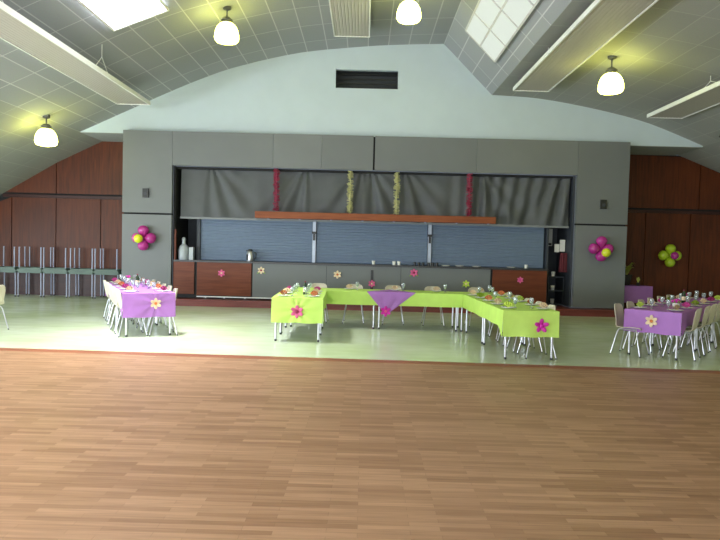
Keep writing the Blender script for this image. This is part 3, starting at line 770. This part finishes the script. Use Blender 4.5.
def long_table(o, rz, n, tl, W, m, words, deco, left, right, naps, de, df, ds, y0, sp, ruck, back=(.3, .3), seed=1, gstep=1):
    L = n * tl; cap = words
    for k in range(n):
        p = loc2(o, rz, 0, tl * (k + .5)); pos = ('near', 'far')[k] if n == 2 else ('near', 'middle', 'far')[k]
        make_table(tl - .01, W, '%s metal-legged folding table under the %s' % (pos, cap), (p[0], p[1], 0), rz, 'tables under ' + cap)
    make_cloth(L, W, de, df, ds, ds, m, deco, (o[0], o[1], 0), rz, seed=seed, ruck=ruck)
    gi = 0
    for s, cnt, sd in ((-1, left, 'left'), (1, right, 'right')):
        for k in range(cnt):
            yy = y0[s > 0] + sp * k; jit = random.uniform(-.03, .03); w_ = ORD[k]
            p = loc2(o, rz, s * (W / 2 + back[s > 0] + jit * .6), yy + jit)
            place_chair(p[0], p[1], rz + (-PI / 2 if s < 0 else PI / 2) + jit * 2, 'cream chair on the %s side of the %s, %s' % (sd, cap, w_), 'chairs along the ' + cap)
    for s, cnt, sd in ((-1, max(left, right), 'left'), (1, max(left, right), 'right')):
        for k in range(cnt):
            yy = .3 + sp * k; w_ = ORD[k]
            a = loc2(o, rz, s * (W / 2 - .14), yy); plate((a[0], a[1], TZ), 'white plate on the %s edge of the %s, %s' % (sd, cap, w_), 'plates on the ' + cap)
            napkin((a[0], a[1], TZ + .009), rz + random.uniform(-.5, .5), naps[(k + (s > 0)) % len(naps)], 'folded napkin on the %s edge of the %s, %s' % (sd, cap, w_), 'napkins on the ' + cap)
            a = loc2(o, rz, s * (W / 2 - .29), yy + .12)
            if k % gstep: continue
            glass((a[0], a[1], TZ), 'clear glass on the %s side of the %s, %s' % (sd, cap, w_), 'glasses on the ' + cap)

# left purple table
rl = R_(27); oL = (-4.13 + .43 * math.cos(rl), 10.97 + .43 * math.sin(rl))
long_table(oL, rl, 2, 1.55, .86, 'purple', 'left purple table', 'purple paper cloth with a cream flower on the end, left-hand table', 5, 5, ['cream_p', 'napkin_p', 'napkin_o'], .42, .3, .22, (.24, .24), .64, (.12, .60), back=(-.17, -.16), seed=2)
p = loc2(oL, rl, .10, -.04); paper_flower((p[0], p[1], .585), 'cream_p', 'orange_p', .10, 'cream paper flower on the near end of the left purple tablecloth', rl, 6)
p = loc2(oL, rl, -.02, 2.85); bouquet((p[0], p[1], TZ), 'mag_p', 'magenta flowers at the far end of the left purple table')
p = loc2(oL, rl, .02, 1.7); bottle((p[0], p[1], TZ), 'dark bottle in the middle of the left purple table')

# right purple table
rr = R_(-39); oR = (4.33 + .42 * math.cos(rr), 10.55 + .42 * math.sin(rr))
long_table(oR, rr, 3, 1.4, .84, 'purple', 'right purple table', 'purple paper cloth with a peach flower on the end, right-hand table', 6, 6, ['napkin_g', 'cream_p', 'napkin_p'], .36, .3, .24, (.12, .42), .66, None, back=(-.05, -.08), seed=3)
p = loc2(oR, rr, -.0, -.035); paper_flower((p[0], p[1], .60), 'cream_p', 'orange_p', .10, 'peach paper flower on the near end of the right purple tablecloth', rr, 6)
p = loc2(oR, rr, .12, .95); bouquet((p[0], p[1], TZ), 'mag_p', 'magenta flowers near the front of the right purple table')
for y, lb in ((2.25, 'dark bottle in the middle of the right purple table'),):
    p = loc2(oR, rr, -.05, y); bottle((p[0], p[1], TZ), lb)

# lime U: left arm
ra = R_(1.5); oA = (-1.13, 10.98)
long_table(oA, ra, 2, .96, .86, 'green', 'lime left arm', 'lime green paper cloth with a pink flower, left arm of the U-shaped table', 0, 0, ['napkin_o'], .43, 0, .24, (.5, .5), .6, (0, .56), seed=4)
p = loc2(oA, ra, 0, -.04); paper_flower((p[0], p[1], .53), 'pink_p', 'dark_p', .115, 'pink paper flower with dark centre on the left lime tablecloth end', ra, 6)
for k in range(3):
    for s, sd in ((-1, 'left'), (1, 'right')):
        a = loc2(oA, ra, s * .27, .3 + .58 * k); g = 'lime left arm'
        plate((a[0], a[1], TZ), 'white plate on the %s edge of the %s, %s' % (sd, g, ORD[k]), 'plates on the ' + g)
        napkin((a[0], a[1], TZ + .009), random.uniform(-.5, .5), ['napkin_o', 'cream_p', 'napkin_p'][k], 'folded napkin on the %s edge of the %s, %s' % (sd, g, ORD[k]), 'napkins on the ' + g)
        a = loc2(oA, ra, s * .12, .36 + .58 * k); glass((a[0], a[1], TZ), 'clear glass on the %s half of the %s, %s' % (sd, g, ORD[k]), 'glasses on the ' + g)
p = loc2(oA, ra, .08, .75); bottle((p[0], p[1], TZ), 'dark bottle with magenta cap on the left arm of the lime table')

# lime U: right arm
rb = R_(2.5); oB = (2.57, 9.76)
long_table(oB, rb, 2, 1.54, .84, 'green', 'lime right arm', 'lime green paper cloth with a magenta flower, right arm of the U-shaped table', 0, 5, ['napkin_g', 'cream_p', 'napkin_o'], .40, 0, .26, (.3, .34), .64, None, back=(0, -.21), seed=5, gstep=2)
p = loc2(oB, rb, .15, -.035); paper_flower((p[0], p[1], .54), 'mag_p', 'mag_p', .115, 'magenta paper flower on the right lime tablecloth end', rb, 5)

# lime U: cross row (its length along the world X axis)
rc = R_(-91.5)
oC = (-.66, 13.26)
for k, (x, tl, lb) in enumerate(((-1.5, 1.78, 'left folding table of the lime cross row'), (.29, 1.66, 'middle folding table of the lime cross row'), (1.96, 1.15, 'right folding table of the lime cross row'))):
    make_table(tl - .03, .7, lb, (x + tl / 2, 13.28 + .0 - .026 * (x + tl / 2), 0), rc, 'tables under the lime cross row', .035)
make_cloth(4.60, .72, .0, .0, .25, .27, 'green', 'lime green paper cloth along the cross row between the two arms', (-1.54, 13.325, 0), rc, corner=False, seed=6)
for k, x in enumerate((-1.0, -.2, .66, 1.53, 2.5)):
    place_chair(x, 13.98 - .026 * x, PI + random.uniform(-.06, .06), 'cream plastic shell chair behind the lime cross row, %s' % ['leftmost', 'second from the left', 'in the middle', 'second from the right', 'rightmost'][k], 'chairs behind the lime cross row')
for k, x in enumerate((-.3, .66, 1.53, 2.45)):
    w_ = ['leftmost', 'second from the left', 'third from the left', 'rightmost'][k]; y = 13.45 - .026 * x
    plate((x, y, TZ), 'white plate on the lime cross row, ' + w_, 'plates on the lime cross row')
    napkin((x, y, TZ + .009), 0, 'cream_p', 'pale napkin on the lime cross row, ' + w_, 'napkins on the lime cross row')
    glass((x + .17, y - .1, TZ), 'clear stem glass on the lime cross row, ' + w_, 'glasses on the lime cross row')

# purple overlay with its pointed drop and magenta flower
bm = B(); yF = 13.28 - .38 - .026 * .55; x0, xa, x1 = .07, .47, 1.06; zt, zb = TZ + .004, .30
nv, nu = 12, 20; V = []
for j in range(nv + 1):
    v = j / nv; row = []
    for i in range(nu + 1):
        u = i / nu; a = x0 + (xa - x0) * v; b = x1 + (xa - x1) * v; x = a + (b - a) * u
        row.append(bm.verts.new((x, yF - .012 - .02 * v * (1 - v) - .012 * math.sin(u * PI * 5) * v * (1 - v) * 2, zt - (zt - zb) * v)))
    V.append(row)
for j in range(nv):
    for i in range(nu): bm.faces.new((V[j][i], V[j][i + 1], V[j + 1][i + 1], V[j + 1][i]))
top = [bm.verts.new((x0 + (x1 - x0) * i / nu, yF + .70 * (1 - abs(2 * i / nu - 1)) ** .8 + .005, zt)) for i in range(nu + 1)]
for i in range(nu): bm.faces.new((V[0][i], V[0][i + 1], top[i + 1], top[i]))
bmesh.ops.remove_doubles(bm, verts=bm.verts, dist=.001)
bmesh.ops.solidify(bm, geom=bm.faces[:], thickness=.002)
tag(obj('overlay_cloth', bm, 'purple', None, True), 'purple pointed overlay cloth hanging over the middle of the lime cross row', 'tablecloth')
paper_flower((xa - .01, yF - .03, .38), 'mag_p', 'pink_p', .11, 'magenta paper flower at the point of the purple overlay cloth', 0, 6)

# small purple table with a plant by the right mahogany wall
make_table(.6, .95, 'small table under a purple cloth against the right mahogany wall', (7.46, 17.95, 0), 0, 'small side table')
make_cloth(.6, .97, .46, 0, .3, .3, 'purple', 'plain purple cloth on the small table against the right mahogany wall', (7.46, 17.65, 0), 0, seed=9)
t = thing('potted_plant', 'yellow-green leafy plant in a dark pot on the small purple table', 'plant', (7.33, 17.9, TZ))
bm = B(); lathe(bm, [(0, 0), (.10, 0), (.15, .27), (.16, .30), (.14, .30), (.10, .25), (0, .24)], 18); obj('pot', bm, 'pot', t, True)
M['leaf_y'] = mat('yellow_green_leaf', (.62, .66, .16), .5, noise=.2)
bm = B()
for k in range(16):
    a = k * 2.4; l = .18 + .10 * random.random(); up = .18 + .2 * random.random(); pts = []
    for j in range(5):
        q = j / 4; pts.append(Vector((math.cos(a) * l * q, math.sin(a) * l * q, .26 + up * math.sin(q * 2.0))))
    s = Vector((-math.sin(a), math.cos(a), 0)); pv = None
    for j, p in enumerate(pts):
        w = .05 * math.sin(PI * (j + .3) / 4.8); c = (bm.verts.new(p - s * w), bm.verts.new(p + s * w))
        if pv: bm.faces.new((pv[0], pv[1], c[1], c[0]))
        pv = c
bmesh.ops.solidify(bm, geom=bm.faces[:], thickness=.003); obj('leaves', bm, 'leaf_y', t, True)
t = thing('small_plant', 'small yellowish sprig standing right of the dark plant pot', 'plant', (7.62, 17.8, TZ))
bm = B(); lathe(bm, [(0, 0), (.04, 0), (.05, .09), (.045, .09), (0, .07)], 12); obj('pot', bm, 'pot', t, True)
bm = B()
for k in range(7): tube(bm, [(0, 0, .07), (.04 * math.cos(k * 2.4), .04 * math.sin(k * 2.4), .12 + .02 * k % .08 + .06)], .004, 5, .014)
obj('leaves', bm, 'leaf_y', t, True)

# stacked tables by the left mahogany wall: one row upright, one row upside down on top
for k in range(5):
    x = -7.25 - .725 * k; w_ = ['beside the grey panel', 'second from the grey panel', 'third from the grey panel', 'fourth from the grey panel', 'furthest left'][k]
    make_table(.66, .715, 'upright folding table by the left mahogany wall, ' + w_, (x, 18.27, 0), 0, 'stored upright tables', .035, 'tabletop', 'leg_grey')
    t = make_table(.66, .715, 'upside-down stacked table by the left wall, ' + w_, (x - .02 + .03 * (k % 2), 18.26, TH + .002), 0, 'stored upside-down tables', .05, 'tabletop', 'leg_grey', True)
    for c in t.children: c.scale = (1, 1, .86)

# chair at the left frame edge
place_chair(-6.74, 11.42, R_(70), 'cream plastic shell chair cut off by the left edge of the picture', 'chair at the left frame edge')

# ------------------------------------------------------------------ camera, world, colour management
cam = bpy.data.cameras.new('camera'); cam.sensor_width = 36; cam.lens = 640 / 720 * 36; cam.clip_start = .05; cam.clip_end = 200
co = bpy.data.objects.new('camera', cam); C.objects.link(co)
Rm = Matrix.Rotation(R_(.35), 4, 'Z') @ Matrix.Rotation(R_(90 - 2.24), 4, 'X') @ Matrix.Rotation(R_(1.45), 4, 'Z')
co.matrix_world = Matrix.Translation((0, 0, 1.7)) @ Rm
sc = bpy.context.scene; sc.camera = co
w = bpy.data.worlds.new('world'); sc.world = w; w.use_nodes = True
w.node_tree.nodes['Background'].inputs[0].default_value = (.55, .65, .8, 1); w.node_tree.nodes['Background'].inputs[1].default_value = .5
sc.view_settings.view_transform = 'Standard'; sc.view_settings.look = 'None'; sc.view_settings.gamma = 1; sc.view_settings.use_curve_mapping = False
sc.view_settings.exposure = 0.0
